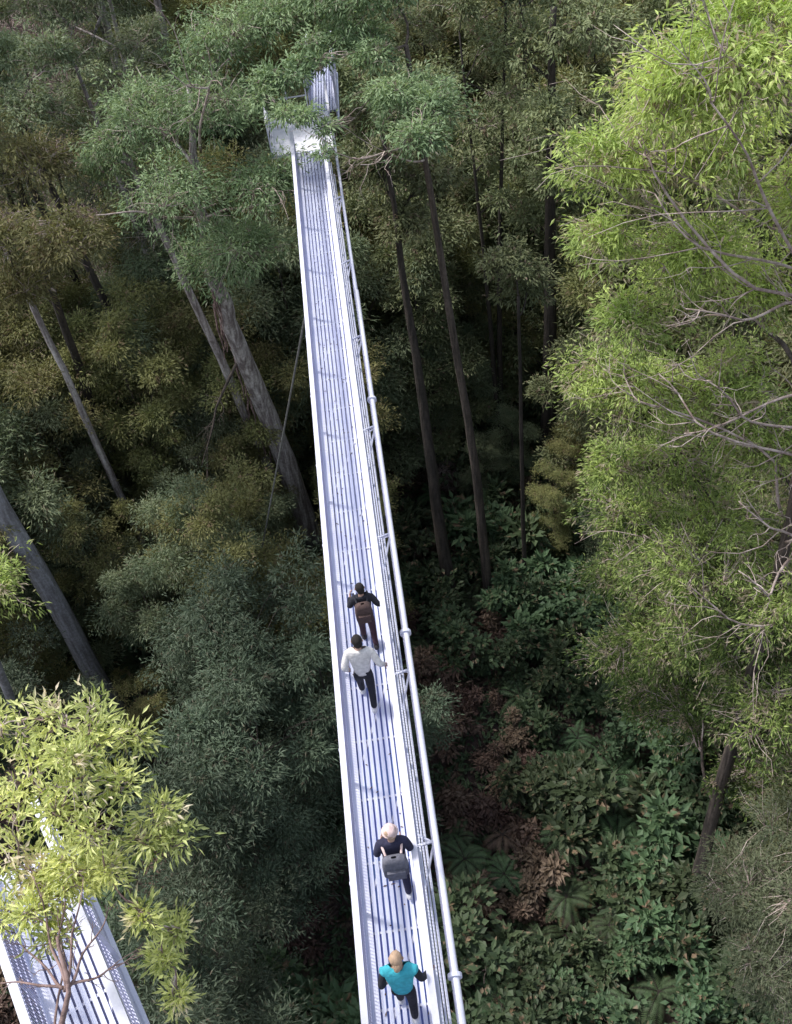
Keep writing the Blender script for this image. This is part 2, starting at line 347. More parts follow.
# hero: lower right fine grey green
b = (10.4, 12.2, float(gh(10.4, 12.2)))
lob = [(7.7, 11.3, 11.6, 1.3), (8.8, 10.4, 12.2, 1.3), (7.6, 9.7, 11.4, 1.1), (9.5, 12.4, 12.6, 1.5), (8.2, 12.6, 10.2, 1.2), (8.3, 9.2, 10.5, 1.2), (10.3, 10.2, 12.3, 1.6), (9.2, 11, 9.8, 1.5)]
P_ = lobe_tree(rs(12), rel([(10.4, 12.2, b[2]-.3), (10.0, 12, 6), (9.3, 11.3, 12)], b), .2, .04, rel(lob, b), tufts=110, per=30, leaf=(.14, .03), tr=.3, twig_r=.011, limb_r=.05, tscale=1.2)
make_tree('tea_tree', 'bushy grey green tree with wiry twigs in the lower right corner', 'tree', b, P_, M['midbark'], M['twig'], M['wattle'])

# hero: leaning pale trunk left of the walkway end
b = (-4.25, 36.3, float(gh(-4.25, 36.3)))
lob = [(-3.6, 31.6, 26, 1.7), (-5.2, 29.6, 24.3, 1.6), (-2.5, 29.8, 24.2, 1.3), (-4.7, 30.7, 21.3, 1.4), (-3.2, 33.2, 27.2, 1.4), (-5.6, 32.6, 25.4, 1.4), (-3.4, 29.6, 22.2, 1.3), (-1.5, 33.5, 27.6, 1.0)]
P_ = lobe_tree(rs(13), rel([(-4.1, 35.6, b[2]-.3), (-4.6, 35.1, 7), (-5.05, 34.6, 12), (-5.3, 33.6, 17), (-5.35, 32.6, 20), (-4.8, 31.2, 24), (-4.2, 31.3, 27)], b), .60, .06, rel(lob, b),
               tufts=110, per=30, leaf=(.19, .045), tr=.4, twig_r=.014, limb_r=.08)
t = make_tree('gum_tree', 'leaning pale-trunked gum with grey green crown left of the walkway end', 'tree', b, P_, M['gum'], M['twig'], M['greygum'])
bare(t, b, [((-7.16, 27.89, 25.2), (-5.92, 28.6, 24.6), (-5.0, 30.71, 23)), ((-3.75, 28.4, 28.5), (-3.5, 29.5, 27.5), (-4.3, 31.3, 25)), ((-2.2, 28.9, 24.5), (-3.2, 29.8, 23.6), (-5.1, 31.8, 22.5))], M['twig'], .04, 6)
bare(t, b, [((-7.6, 32.5, 11), (-6.6, 33.6, 13), (-5.2, 34, 15))], M['midbark'], .06, 8)

q = MB(); rb = rs(61)
for z in range(26):
    k_ = rb.uniform(.2, .85); hz = k_*24; p0 = np.array([np.interp(hz, [0, 7, 12, 17, 20, 24], [0, -.5, -.95, -1.2, -1.25, -.7]), np.interp(hz, [0, 7, 12, 17, 20, 24], [0, -.5, -1, -2, -3, -4.4]), hz])
    a = rb.uniform(-2.6, -.4); rr_b = .58-.016*hz; o_ = np.array([math.cos(a), math.sin(a), 0]); Lb = rb.uniform(.8, 2.8)
    q.tube([p0+o_*rr_b, p0+o_*(rr_b+.10)+(0, -.1, -Lb*.4), p0+o_*(rr_b+.16)+(.05, .05, -Lb*.75), p0+o_*(rr_b+.22)+(0, .05, -Lb)], [.03, .045, .03, .012], 4)
q.build('bark_ribbons', M['twigred'], t)
trunk_tree('gum_tree', 'thinner pale stem close beside the leaning pale-trunked gum', (-4.9, 37.0, 0), (-7.2, 33.5, 25), .26, .1,
    [(-7.0, 33.5, 24.6, 1.1), (-7.8, 34.3, 23.4, 1.0), (-6.4, 34.2, 25.4, 1.0)], M['gum'], M['twig'], M['greygum'], 41, tufts=70, leaf=(.2, .05), tr=.4)
# trunk with foliage over the walkway end
b = (3.77, 31.34, float(gh(3.77, 31.34)))
lob = [(1.9, 30.0, 26.2, 1.1), (2.9, 29.6, 26.0, 1.0), (1.3, 30.2, 27.4, .6), (.55, 31.3, 27.6, .5), (.0, 31.9, 27.5, .4), (1.2, 31.8, 28.4, 1.1), (.1, 32.4, 28.6, .8), (2.6, 32.4, 28.6, 1.2), (-.9, 28.3, 26.9, .32), (-.35, 28.0, 26.6, .25), (-1.7, 29.9, 27.3, .5), (-1.95, 29.4, 27.0, .42), (-1.45, 28.6, 26.9, .3), (-1.0, 30.0, 27.3, .4), (-.75, 30.6, 27.4, .3), (-.2, 30.4, 27.4, .35), (-.5, 26.6, 26.6, .16), (.2, 33.6, 28.0, .5), (-.3, 31.2, 27.7, .3), (-.1, 33.9, 27.6, .8), (1.2, 32.6, 27, .8), (2.1, 26.6, 26.6, .7), (1.7, 28.5, 27, .7), (2.6, 28, 26.8, .6)]
P_ = lobe_tree(rs(14), rel([(3.77, 31.34, b[2]-.3), (3.5, 31, 9), (2.9, 30.6, 18), (2.3, 30.6, 27.5)], b), .24, .07, rel(lob, b),
               tufts=100, per=24, leaf=(.17, .05), tr=.30, tscale=.9, twig_r=.012, limb_r=.045)
t = make_tree('gum_tree', 'slender dark gum reaching leafy boughs over the walkway from the right', 'tree', b, P_, M['midbark'], M['twig'], M['greygum'])
bare(t, b, [((-.2, 26.6, 26.6), (.8, 26.6, 26.2), (2.4, 30, 25)), ((.5, 26.2, 26.4), (1.3, 27.2, 26.0), (2.4, 30.4, 24))], M['twig'], .03, 7)

# near tree at the bottom left over the second walkway
b = (-5.5, 2.5, float(gh(-5.5, 2.5)))
lob = [(-3.99, 6.06, 31.6, .36), (-3.56, 5.97, 31.8, .32), (-3.11, 5.6, 31.9, .27), (-2.88, 5.75, 31.6, .2), (-3.68, 5.44, 31.8, .34), (-3.17, 5.14, 32, .3), (-2.87, 5.15, 31.8, .24), (-2.58, 5.06, 31.5, .2), (-2.46, 4.85, 31.2, .17),
       (-2.76, 4.8, 31.3, .26), (-3.09, 4.89, 31.6, .28), (-3.51, 5.01, 31.6, .28), (-3.99, 5.25, 31.4, .34), (-4.1, 4.96, 31, .34), (-3.57, 4.83, 31.1, .24), (-3.17, 4.76, 31, .22), (-2.78, 4.41, 30.8, .16), (-2.7, 4.37, 30.4, .16), (-3.9, 4.4, 31, .14),
       (-3.85, 4.75, 31, .2), (-3.0, 4.35, 29.8, .15), (-2.93, 4.24, 29.3, .14), (-3.28, 5.25, 32.1, .26), (-4.5, 6.4, 31.2, .4), (-4.6, 5.6, 31, .4), (-3.4, 6.3, 31.3, .22), (-3.75, 4.6, 31.0, .18), (-3.45, 4.75, 30.9, .16), (-4.15, 4.6, 30.8, .2), (-3.62, 4.3, 30.8, .10)]
lq = rs(78); lob = [tuple(np.array(l[:3])+lq.normal(size=3)*.04-(0, 0, .1))+(l[3]*lq.uniform(.7, 1.05), l[3]*lq.uniform(.4, .9)) for l in lob]+[(-3.72, 5.0, 30.4, .2), (-3.45, 5.05, 30.4, .16), (-4.0, 5.1, 30.4, .2)]
P_ = lobe_tree(rs(15), rel([(-5.5, 2.5, b[2]-.3), (-5.4, 2.4, 14), (-5.2, 2.0, 26), (-4.4, 2.5, 29.0), (-3.75, 3.3, 30.3), (-3.49, 3.75, 30.8), (-3.55, 4.15, 31.0)], b), .065, .014, rel(lob, b),
               tufts=21, per=10, leaf=(.10, .027), tr=.13, twig_r=.0065, droop=.1, sub=6, limb_r=.014, attach=30.2-b[2], flat=.35)
t = make_tree('wattle_tree', 'yellow green young tree spreading over the corner walkway at bottom left', 'tree', b, P_, M['twigred'], M['twig'], M['yellow'])
hub = (-3.52, 3.78, 30.75)
bare(t, b, [((-3.1, 4.35, 31.0), (-3.3, 4.0, 30.9), hub), ((-3.55, 4.6, 31.0), (-3.55, 4.15, 30.9), hub), ((-4.0, 4.3, 30.9), (-3.75, 4.0, 30.8), hub), ((-3.0, 3.95, 30.7), (-3.25, 3.85, 30.75), hub), ((-3.3, 4.55, 31.2), (-3.4, 4.1, 31.0), hub), ((-4.1, 3.9, 30.8), (-3.8, 3.85, 30.8), hub), ((-3.8, 4.7, 31.1), (-3.65, 4.2, 30.9), hub)], M['twigred'], .014, 9)

# left-edge trees
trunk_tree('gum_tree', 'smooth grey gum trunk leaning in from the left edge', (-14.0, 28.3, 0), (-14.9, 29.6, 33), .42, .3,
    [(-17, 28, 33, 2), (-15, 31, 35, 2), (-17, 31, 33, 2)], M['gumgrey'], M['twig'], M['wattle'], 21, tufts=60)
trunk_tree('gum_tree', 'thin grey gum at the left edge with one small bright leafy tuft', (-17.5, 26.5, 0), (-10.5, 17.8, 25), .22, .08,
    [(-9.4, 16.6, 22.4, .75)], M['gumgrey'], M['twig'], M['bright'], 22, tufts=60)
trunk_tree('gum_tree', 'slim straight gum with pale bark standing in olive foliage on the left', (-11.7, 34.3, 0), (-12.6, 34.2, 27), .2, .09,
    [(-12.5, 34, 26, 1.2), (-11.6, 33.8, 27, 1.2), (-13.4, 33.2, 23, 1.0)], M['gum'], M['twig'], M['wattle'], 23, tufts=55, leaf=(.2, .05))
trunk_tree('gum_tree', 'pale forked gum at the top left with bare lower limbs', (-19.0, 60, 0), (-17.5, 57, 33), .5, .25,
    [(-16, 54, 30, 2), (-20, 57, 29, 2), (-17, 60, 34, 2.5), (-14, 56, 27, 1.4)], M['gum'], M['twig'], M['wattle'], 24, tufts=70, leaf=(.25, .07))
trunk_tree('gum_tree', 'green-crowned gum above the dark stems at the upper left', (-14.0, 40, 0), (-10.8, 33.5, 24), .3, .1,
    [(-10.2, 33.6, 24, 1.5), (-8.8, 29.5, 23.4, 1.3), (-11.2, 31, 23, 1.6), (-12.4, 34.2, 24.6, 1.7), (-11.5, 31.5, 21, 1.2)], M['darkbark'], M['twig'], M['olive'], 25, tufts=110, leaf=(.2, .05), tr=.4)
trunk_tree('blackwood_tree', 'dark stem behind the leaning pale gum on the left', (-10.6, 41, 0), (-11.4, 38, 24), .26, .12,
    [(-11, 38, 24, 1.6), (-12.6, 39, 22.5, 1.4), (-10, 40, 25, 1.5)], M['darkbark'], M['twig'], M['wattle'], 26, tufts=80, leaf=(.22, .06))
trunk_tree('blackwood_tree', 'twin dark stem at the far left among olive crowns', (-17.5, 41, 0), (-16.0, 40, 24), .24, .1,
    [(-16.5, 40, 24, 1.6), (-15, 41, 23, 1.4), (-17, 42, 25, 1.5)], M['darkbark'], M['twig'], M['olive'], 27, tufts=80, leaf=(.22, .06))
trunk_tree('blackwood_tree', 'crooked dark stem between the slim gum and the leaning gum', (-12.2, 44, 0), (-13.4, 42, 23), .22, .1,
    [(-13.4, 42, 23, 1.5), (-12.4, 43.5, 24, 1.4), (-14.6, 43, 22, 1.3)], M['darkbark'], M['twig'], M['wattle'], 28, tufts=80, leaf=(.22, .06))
# dark trunks right of the walkway
trunk_tree('blackwood_tree', 'thick dark trunk just right of the long walkway', (2.05, 31.1, 0), (1.5, 34.5, 23), .34, .07,
    [(1.9, 34.5, 19.5, 1.1), (3.1, 35.5, 20.5, 1.3), (2.0, 35.5, 23.0, 1.4), (1.3, 36, 21, 1.2)], M['darkbark'], M['darkbark'], M['dark'], 31, tufts=80, leaf=(.22, .07))
trunk_tree('blackwood_tree', 'straight dark trunk beside the bright gum crown', (8.06, 39.1, 0), (8.2, 38, 25), .42, .12,
    [(7.4, 39.5, 23, 1.8), (9.4, 38, 24, 1.8), (8, 41, 25, 1.8), (7.8, 37.4, 21, 1.3), (8.6, 38.6, 18, 1.2)], M['darkbark'], M['darkbark'], M['dark'], 32, tufts=80, leaf=(.22, .07))
trunk_tree('blackwood_tree', 'thin dark pole of a tree between the thicker trunks', (5.6, 32, 0), (5.7, 32.4, 17), .12, .06,
    [(5.5, 33.4, 17.6, 1.1), (6.2, 33.6, 16.5, 1.0)], M['darkbark'], M['darkbark'], M['dark'], 33, tufts=60, leaf=(.2, .06))

# generic forest variants -----------------------------------------------------
def rand_lobes(rng, H, z0, Rr, n, rl):
    out = []
    for i in range(n):
        t = (i+.5)/n; z = z0+(H-z0)*t; prof = Rr*math.sin(math.pi*min(1, .25+.75*(1-t)*1.05))**.7 if t > .15 else Rr*.7
        a = i*2.4+rng.uniform(-.9, .9); rad = prof*rng.uniform(.2, 1.1); k = rng.uniform(.5, 1.35)
        out.append((rad*math.cos(a), rad*math.sin(a), z+rng.normal()*.5, rl*k, rl*k*rng.uniform(.5, 1.3)))
    out.append((0, 0, H-.3, rl*.6, rl*.9)); return out
def variant(name, cat, seed, H, z0, Rr, n, rl, r0, bark, twig, leafm, **k):
    rng = rs(seed); lean = rng.uniform(-.05, .05, 2)*H
    pth = [(0, 0, -.5), (lean[0]*.4, lean[1]*.3, H*.4), (lean[0], lean[1], H*.92)]
    P_ = lobe_tree(rng, pth, r0, r0*.2, rand_lobes(rng, H, z0, Rr, n, rl), **k)
    return make_tree(name, 'x', cat, (0, 0, 0), P_, bark, twig, leafm)
kw = dict(twigs=False, sub=6)
VAR = dict(
 wattle=[variant('wattle_tree', 'tree', 100+i, 15, 2.5, 3.0, 24, 1.0, .15, M['midbark'], M['midbark'], M['wattle'], tufts=40, per=26, leaf=(.24, .055), tr=.5, droop=.45, flat=.4, **kw) for i in range(3)],
 olive=[variant('tea_tree', 'tree', 110+i, 16, 2.5, 2.9, 25, .98, .14, M['midbark'], M['midbark'], M['olive'], tufts=42, per=26, leaf=(.20, .055), tr=.45, droop=.4, flat=.4, **kw) for i in range(3)],
 dark=[variant('myrtle_tree', 'tree', 120+i, 18, 2.5, 3.0, 24, 1.05, .18, M['darkbark'], M['darkbark'], M['dark'], tufts=38, per=20, leaf=(.26, .08), tr=.48, droop=.4, flat=.4, **kw) for i in range(3)],
 pole=[variant('stringybark_tree', 'tree', 180+i, 27, 17, 1.6, 7, .8, .17, M['darkbark'], M['twig'], M['dark'], tufts=26, per=18, leaf=(.24, .07), tr=.4, sub=7, twigs=True, twig_r=.014) for i in range(2)],
 tall=[variant('gum_tree', 'tree', 130+i, 32, 18, 3.2, 9, 1.6, .38, M['gum'], M['twig'], M['wattle'], tufts=70, per=24, leaf=(.26, .06), tr=.45, sub=7, twigs=True, twig_r=.016) for i in range(2)],
 shrub=[variant('broadleaf_shrub', 'shrub', 140+i, 1.9+.9*i, .3, 1.3+.2*i, 7, .62, .06, M['midbark'], M['midbark'], M['shrub'], tufts=18, per=6, leaf=(.50-.08*i, .25-.03*i), tr=.34, droop=.1, flat=.8, **kw) for i in range(3)],
)
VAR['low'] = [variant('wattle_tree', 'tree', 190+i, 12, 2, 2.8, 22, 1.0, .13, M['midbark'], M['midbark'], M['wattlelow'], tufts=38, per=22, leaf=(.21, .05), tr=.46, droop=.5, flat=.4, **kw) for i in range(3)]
VAR['scrub'] = [variant('scrub_tree', 'tree', 160+i, 7, 1, 2.4, 9, 1.3, .08, M['twig'], M['twig'], M['scrub'], tufts=34, per=6, leaf=(.2, .06), tr=.4, twigs=True, twig_r=.02, sub=9, droop=.1) for i in range(2)]
VAR['brown'] = [variant('withered_shrub', 'shrub', 170+i, 1.3, .2, .8, 5, .5, .03, M['midbark'], M['midbark'], M['dead'], tufts=22, per=8, leaf=(.26, .11), tr=.22, flat=.6, **kw) for i in range(2)]
# tree ferns
def fern_var(seed, trunk_h, n, L, leafm):
    rng = rs(seed); W = MB(); Lf = MB()
    W.tube([(0, 0, -.3), (.04, 0, trunk_h*.5), (0, .03, trunk_h)], [.16, .12, .14], 9, jit=.12, rng=rng)
    for i in range(n):
        a = i*2.4+rng.uniform(-.45, .45); el = rng.uniform(.1, .95); Li = L*rng.uniform(.6, 1.15); k = 24
        t = np.linspace(0, 1, k); rad = Li*t*math.cos(el*.6); z = trunk_h+Li*(math.sin(el)*t-.75*t**2)
        c = np.stack([rad*math.cos(a), rad*math.sin(a), z], 1); W.tube(c, np.linspace(.02, .005, k), 3, cap=False)
        sv = np.array([-math.sin(a), math.cos(a), 0]); fv = np.gradient(c, axis=0); fv /= np.linalg.norm(fv, axis=1)[:, None]
        plen = .24*L*np.sin(np.clip(t*.9+.12, 0, 1)*math.pi)**.7
        for sg in (-1, 1):
            d = sg*sv[None]*1.0+fv*.45; d[:, 2] -= .12
            Lf.leaves(c[1:], d[1:], plen[1:], Li*.034, rng, np.clip(.5+.25*(z[1:]-trunk_h)+rng.normal(size=k-1)*.1+rng.uniform(-.15, .15), 0, 1), .95)
    t = empty('tree_fern', (0, 0, 0), 0, 'x', 'fern'); W.build('trunk', M['darkbark'], t); Lf.build('fronds', leafm, t); return t
VAR['fern'] = [fern_var(150, 1.5, 17, 1.7, M['fern']), fern_var(151, .7, 13, 1.4, M['fern']), fern_var(153, 1.0, 10, 1.5, M['fern'])]
VAR['deadfern'] = [fern_var(152, .3, 9, 1.1, M['dead']), fern_var(154, .5, 7, 1.3, M['dead'])]
used = {}
def put(kind, x, y, sc, rng, label, group, dz=0, zs=1.):
    vs = VAR[kind]; i = rng.randint(len(vs)); v = vs[i]; loc = (x, y, float(gh(x, y))+dz); rz = rng.uniform(0, 6.28); s3 = (sc, sc, sc*zs)
    if (kind, i) not in used:
        used[(kind, i)] = 1; v.location = loc; v.rotation_euler = (0, 0, rz); v.scale = s3; v['label'] = label; v['group'] = group; return v
    return dup(v, loc, rz, s3, label, group)
def visible(x, y, z0, z1, mg=130):
    for z in (z0, (z0+z1)/2, z1):
        u, v, d = px(x, y, z)
        if d > 1 and -mg < u < 792+mg and -mg < v < 1024+mg: return True
    return False

rng = rs(7); placed = []
# things that must stay in view from the lookout: long walkway, pale and dark trunks
def seg(a, b, n): return [tuple(np.array(a)+(np.array(b)-np.array(a))*t) for t in np.linspace(0, 1, n)]
KEEP = seg((-1.5, 4, 24.8), (-1.5, 31, 24.8), 14)+seg((0, 4, 24.8), (0, 31, 24.8), 14)+seg((-4.1, 35.3, 1.5), (-5.3, 33, 19), 8)+seg((-14, 28.3, 1), (-14.3, 28.8, 14), 5) \
     +seg((2.05, 31.1, 1), (1.5, 33, 14), 5)+seg((3.77, 31.3, 1), (2.8, 31, 18), 6)+seg((8.06, 39.1, .5), (8.1, 38.6, 14), 5)+seg((-12, 34.3, 6), (-12.5, 34.2, 16), 4)
cam0 = np.array([0, 0, CAMZ])
def blocks(x, y, g, H, r):
    for s_ in KEEP:
        s_ = np.array(s_); 
        for t in np.linspace(.12, .985, 60):
            p = cam0+(s_-cam0)*t
            if g+H*.18 < p[2] < g+H+.3:
                zz = (p[2]-g)/H; rr = r*(1 if zz < .75 else max(.25, (1.05-zz)/.3))
                if (p[0]-x)**2+(p[1]-y)**2 < rr*rr: return True
    return False
HT = dict(low=12, pole=27, scrub=7, wattle=15, olive=16, dark=18, tall=32)
def scatter():
    y = 9.
    while y < 112:
        step = 2.9 if y < 60 else 4.1
        x = -46.
        while x < 46:
            X_ = x+rng.uniform(-1.2, 1.2); Y_ = y+rng.uniform(-1.2, 1.2); x += step
            g = float(gh(X_, Y_))
            # the fern gully on the right and the bank under the walkway stay open
            if 0.2 < X_ < 7.9 and Y_ < 37: continue
            if 5 < X_ < 12 and Y_ < 30: continue
            if -1.5 < X_ < 1.5 and Y_ < 36: continue
            if -6.2 < X_ < 0 and 8 < Y_ < 17.5 : continue
            left = X_ < 0
            if left:
                if Y_ < 25.5: kind = 'low'
                elif Y_ < 30: kind = 'wattle' if rng.rand() < .45 else 'olive'
                elif Y_ < 40: kind = 'olive' if rng.rand() < .75 else 'wattle'
                else: kind = rng.choice(['wattle', 'olive', 'olive', 'wattle', 'tall'] if X_ < -8 else ['wattle', 'olive'])
            else:
                kind = 'dark' if rng.rand() < (.8 if Y_ < 60 else .5) else 'olive'
                if X_ > 12: kind = rng.choice(['olive', 'dark'])
            # dark hollow at the far left, dark slot under trunks
            if X_ < -13 and 24 < Y_ < 38 and rng.rand() < .5: continue
            if X_ < -9 and Y_ < 24: continue
            if -12 < X_ < -9 and 34 < Y_ < 40 and rng.rand() < .6: continue
            if Y_ > 46 and -40 < X_ < -13 and rng.rand() < .85: kind = 'scrub'
            elif Y_ > 62 and X_ > -12 and rng.rand() < .25: kind = 'scrub'
            sc = rng.uniform(.75, 1.15)
            H = HT[kind]*sc
            if 36 < Y_ < 75 and (X_ > 1.5 or X_ < -9) and rng.rand() < .16: kind = 'pole'
            if X_ > -6.5 and X_ < 5.5 and Y_ < 46 and kind == 'tall': continue
            if left and Y_ < 24 and H > 12.5: sc = rng.uniform(9, 12.5)/HT[kind]; H = HT[kind]*sc
            if left and X_ < -9 and Y_ < 24: sc *= .7
            H = HT[kind]*sc; ok = True; q_ = 0
            if kind in ('tall', 'pole'):
                if blocks(X_, Y_, g, H, 2.5*sc): continue
            else:
                while blocks(X_, Y_, g, H, 3.0*sc):
                    sc *= .82; H = HT[kind]*sc; q_ += 1
                    if sc < .28: ok = False; break
            if not ok: continue
            if not visible(X_, Y_, g+H*.4, g+H): continue
            placed.append((kind, X_, Y_, sc))
        y += step*.95
scatter()
for kind, x_, y_, sc in [('scrub', 1.9, 41.0, .55), ('scrub', 3.4, 43.5, .6), ('scrub', 2.9, 38.6, .4), ('scrub', 6.9, 45.0, .7), ('olive', 4.9, 48.0, .8), ('olive', 1.6, 46.0, .8), ('scrub', 5.6, 40.2, .4), ('olive', -12.3, 38.5, .95), ('olive', -9.2, 38.2, .9), ('olive', -7.4, 39.6, .92), ('olive', -14.8, 40.5, 1.05), ('olive', -17.5, 39.5, 1.05), ('olive', -9.9, 36.0, .7), ('wattle', -7.6, 36.4, .75), ('olive', -10.2, 31.5, .62), ('olive', -8.0, 31.5, .62),
                        ('olive', -16.8, 35.2, .85), ('wattle', -19.5, 37.0, .9), ('olive', -8.4, 43.5, 1.1), ('wattle', -5.6, 42.0, 1.0), ('wattle', -3.2, 43, 1.05), ('olive', -3.0, 39.2, .7), ('wattle', 4.6, 41.5, .62), ('olive', 6.6, 42.8, .7), ('wattle', 2.6, 40.2, .6), ('olive', 9.6, 41.8, .7), ('dark', 5.4, 45.5, .8), ('dark', 8.0, 46.5, .85), ('wattle', 6.3, 38.2, .42), ('wattle', 4.4, 37.0, .36), ('olive', 8.9, 35.8, .5), ('wattle', 9.5, 31.8, .5), ('olive', 7.4, 33.2, .4)]:
    placed.append((kind, x_, y_, sc))
LAB = {
 ('wattle', 0): ('grey green feathery wattle in the hollow left of the long walkway', 'feathery wattles left of the walkway'),
 ('low', 0): ('dark grey green wattle in the shaded hollow at the lower left of the walkway', 'shaded wattles at the lower left'),
 ('wattle', 1): ('grey green wattle on the slope at the upper left behind the gums', 'wattles on the far left slope'),
 ('wattle', 2): ('grey green wattle on the far slope', 'wattles on the far right slope'),
 ('olive', 0): ('olive bushy tree in the middle left of the forest', 'olive trees left of the walkway'),
 ('olive', 1): ('olive bushy tree on the far slope at the upper left', 'olive trees on the far left slope'),
 ('olive', 2): ('olive bushy tree among the dark trees right of the walkway', 'olive trees right of the walkway'),
 ('dark', 2): ('dark green understorey tree in shade right of the walkway', 'dark shaded trees right of the walkway'),
 ('pole', 1): ('thin dark pole-like tree rising from the left slope', 'pole trees on the left slope'),
 ('pole', 2): ('thin dark pole-like tree rising behind the right side of the walkway', 'pole trees right of the walkway'),
 ('scrub', 1): ('mauve twiggy half bare sapling on the far upper left slope', 'bare saplings on the far left slope'),
 ('scrub', 2): ('mauve twiggy half bare sapling on the far slope right of the landing', 'bare saplings on the far right slope'),
 ('tall', 1): ('tall pale gum standing on the far left slope', 'tall gums on the far left slope'),
}
for kind, x, y, sc in placed:
    zone = 2 if x > 0 else (1 if y > 40 else 0)
    lb, gp = LAB.get((kind, zone), LAB.get((kind, 2)) or LAB.get((kind, 1)))
    put(kind, x, y, sc, rng, lb, gp)

# ferns and shrubs
rng = rs(9); cnt = 0; pts = []
def far(x, y, d): 
    for a_, b_ in pts:
        if (a_-x)**2+(b_-y)**2 < d*d: return False
    pts.append((x, y)); return True
for q in range(5200):
    x = rng.uniform(-20, 20); y = rng.uniform(10, 52)
    inz = (0.0 < x < 13 and y < 52)
    if not inz and rng.rand() < .85: continue
    if not visible(x, y, 0, 2, 60): continue
    r_ = rng.rand()
    kd = 'fern' if r_ < .33 else ('shrub' if r_ < .96 else 'deadfern')
    if x < 4.2 and ((15 < y < 31 and r_ > .4) or (y > 34 and r_ > .3)): kd = 'deadfern'
    if kd == 'deadfern' and rng.rand() < .75: kd = 'brown'
    if not far(x, y, 1.2 if kd not in ('deadfern', 'brown') else 1.0): continue
    if inz: lb = {'fern': ('tree fern with spreading green fronds in the gully right of the walkway', 'tree ferns in the right gully'),
                  'shrub': ('broad-leaved understorey shrub among the ferns on the right', 'broad-leaved shrubs in the right gully'),
                  'brown': ('low withered reddish shrub among the ferns on the right', 'withered shrubs in the right gully'),
                  'deadfern': ('withered brown fern on the floor right of the walkway', 'withered ferns in the right gully')}[kd]
    else: lb = {'fern': ('tree fern in deep shade beneath the trees left of the walkway', 'tree ferns under the left trees'),
                'shrub': ('broad-leaved shrub in deep shade left of the walkway', 'broad-leaved shrubs under the left trees'),
                'brown': ('low withered reddish shrub under the trees on the left', 'withered shrubs under the left trees'),
                'deadfern': ('withered brown fern under the trees on the left', 'withered ferns under the left trees')}[kd]
    if x < -.5 and False: continue
    put(kd, x, y, rng.uniform(.6, 1.15), rng, lb[0], lb[1]); cnt += 1
    if cnt > 480: break
for kk, vs in VAR.items():
    for i, v in enumerate(vs):
        if (kk, i) not in used:
            for ch in list(v.children): bpy.data.objects.remove(ch)
            bpy.data.objects.remove(v)
# ground cover: one mass of small leaves
rng = rs(10); G = MB(); n = 9000
cx = rng.uniform(-26, 22, n); cy = rng.uniform(9, 62, n)
k = 12; idx = np.repeat(np.arange(n), k); M_ = n*k
p = np.stack([cx[idx]+rng.normal(size=M_)*.25, cy[idx]+rng.normal(size=M_)*.25, np.zeros(M_)], 1); p[:, 2] = gh(p[:, 0], p[:, 1])+rng.uniform(.02, .35, M_)
d = rng.normal(size=(M_, 3)); d[:, 2] = np.abs(d[:, 2])*.5
G.leaves(p, d, .34*rng.uniform(.5, 1.3, M_), .15, rng, np.clip(rng.uniform(0, 1, n)[idx]*.6+rng.uniform(0, .4, M_), 0, 1), .7)
tag(G.build('ground_cover', M['cover']), 'low dark leafy ground cover and litter on the forest floor', 'ground cover', kind='stuff')
# fallen logs
for i, (a, b2, r_) in enumerate([((3.5, 27.6), (5.2, 24.6), .12), ((-12.5, 33.5), (-9, 37), .16), ((1.5, 22.5), (3.2, 21.5), .1)]):
    L_ = MB(); pa = np.array([a[0], a[1], float(gh(*a))+r_*.8]); pb = np.array([b2[0], b2[1], float(gh(*b2))+r_])
    mid = (pa+pb)/2; L_.tube(curve(pa, pb, rng, 7, wob=.03)-mid, np.linspace(r_, r_*.6, 7), 9, jit=.1, rng=rng)
    L_.tube(curve(mid-mid, np.array([.5, .4, .7]), rng, 4), [r_*.3, r_*.22, r_*.15, r_*.08], 5)
    o = L_.build('fallen_log', M['midbark'], smooth=True); o.location = mid
    tag(o, ['fallen dark log with a snapped limb among the ferns on the right', 'fallen log under the trees far on the left', 'short fallen log close to the right side of the walkway'][i], 'log')

# ------------------------------------------------------------------ walkways
M['steel'] = plain('galvanised_steel', (.74, .74, .84), (.60, .61, .75), scale=3, rough=.5)
M['rail'] = plain('rail_steel', (.68, .68, .76), (.56, .56, .68), scale=4, rough=.5)
M['grate'] = plain('grating_bar', (.72, .72, .86), (.58, .59, .78), scale=1.3, rough=.55)
M['under'] = plain('grating_web', (.25, .26, .52), (.20, .30, .52), scale=.7, rough=.6, metal=.2)
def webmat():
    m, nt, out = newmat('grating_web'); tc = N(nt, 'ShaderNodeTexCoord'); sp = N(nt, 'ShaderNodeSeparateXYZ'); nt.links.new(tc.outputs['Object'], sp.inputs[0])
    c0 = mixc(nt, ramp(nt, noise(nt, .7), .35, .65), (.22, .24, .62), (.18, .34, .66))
    c = mixc(nt, ramp(nt, sp.outputs[1], 7.5, 15), c0, (.52, .52, .66))  # far end paler along Y: overexposed glare painted into the web colour
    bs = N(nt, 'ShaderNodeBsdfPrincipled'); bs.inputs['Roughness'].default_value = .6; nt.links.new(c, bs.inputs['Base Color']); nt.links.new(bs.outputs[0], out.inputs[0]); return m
M['under'] = webmat(); M['under2'] = plain('grating_web_plain', (.30, .30, .45), (.22, .24, .42), scale=.7)
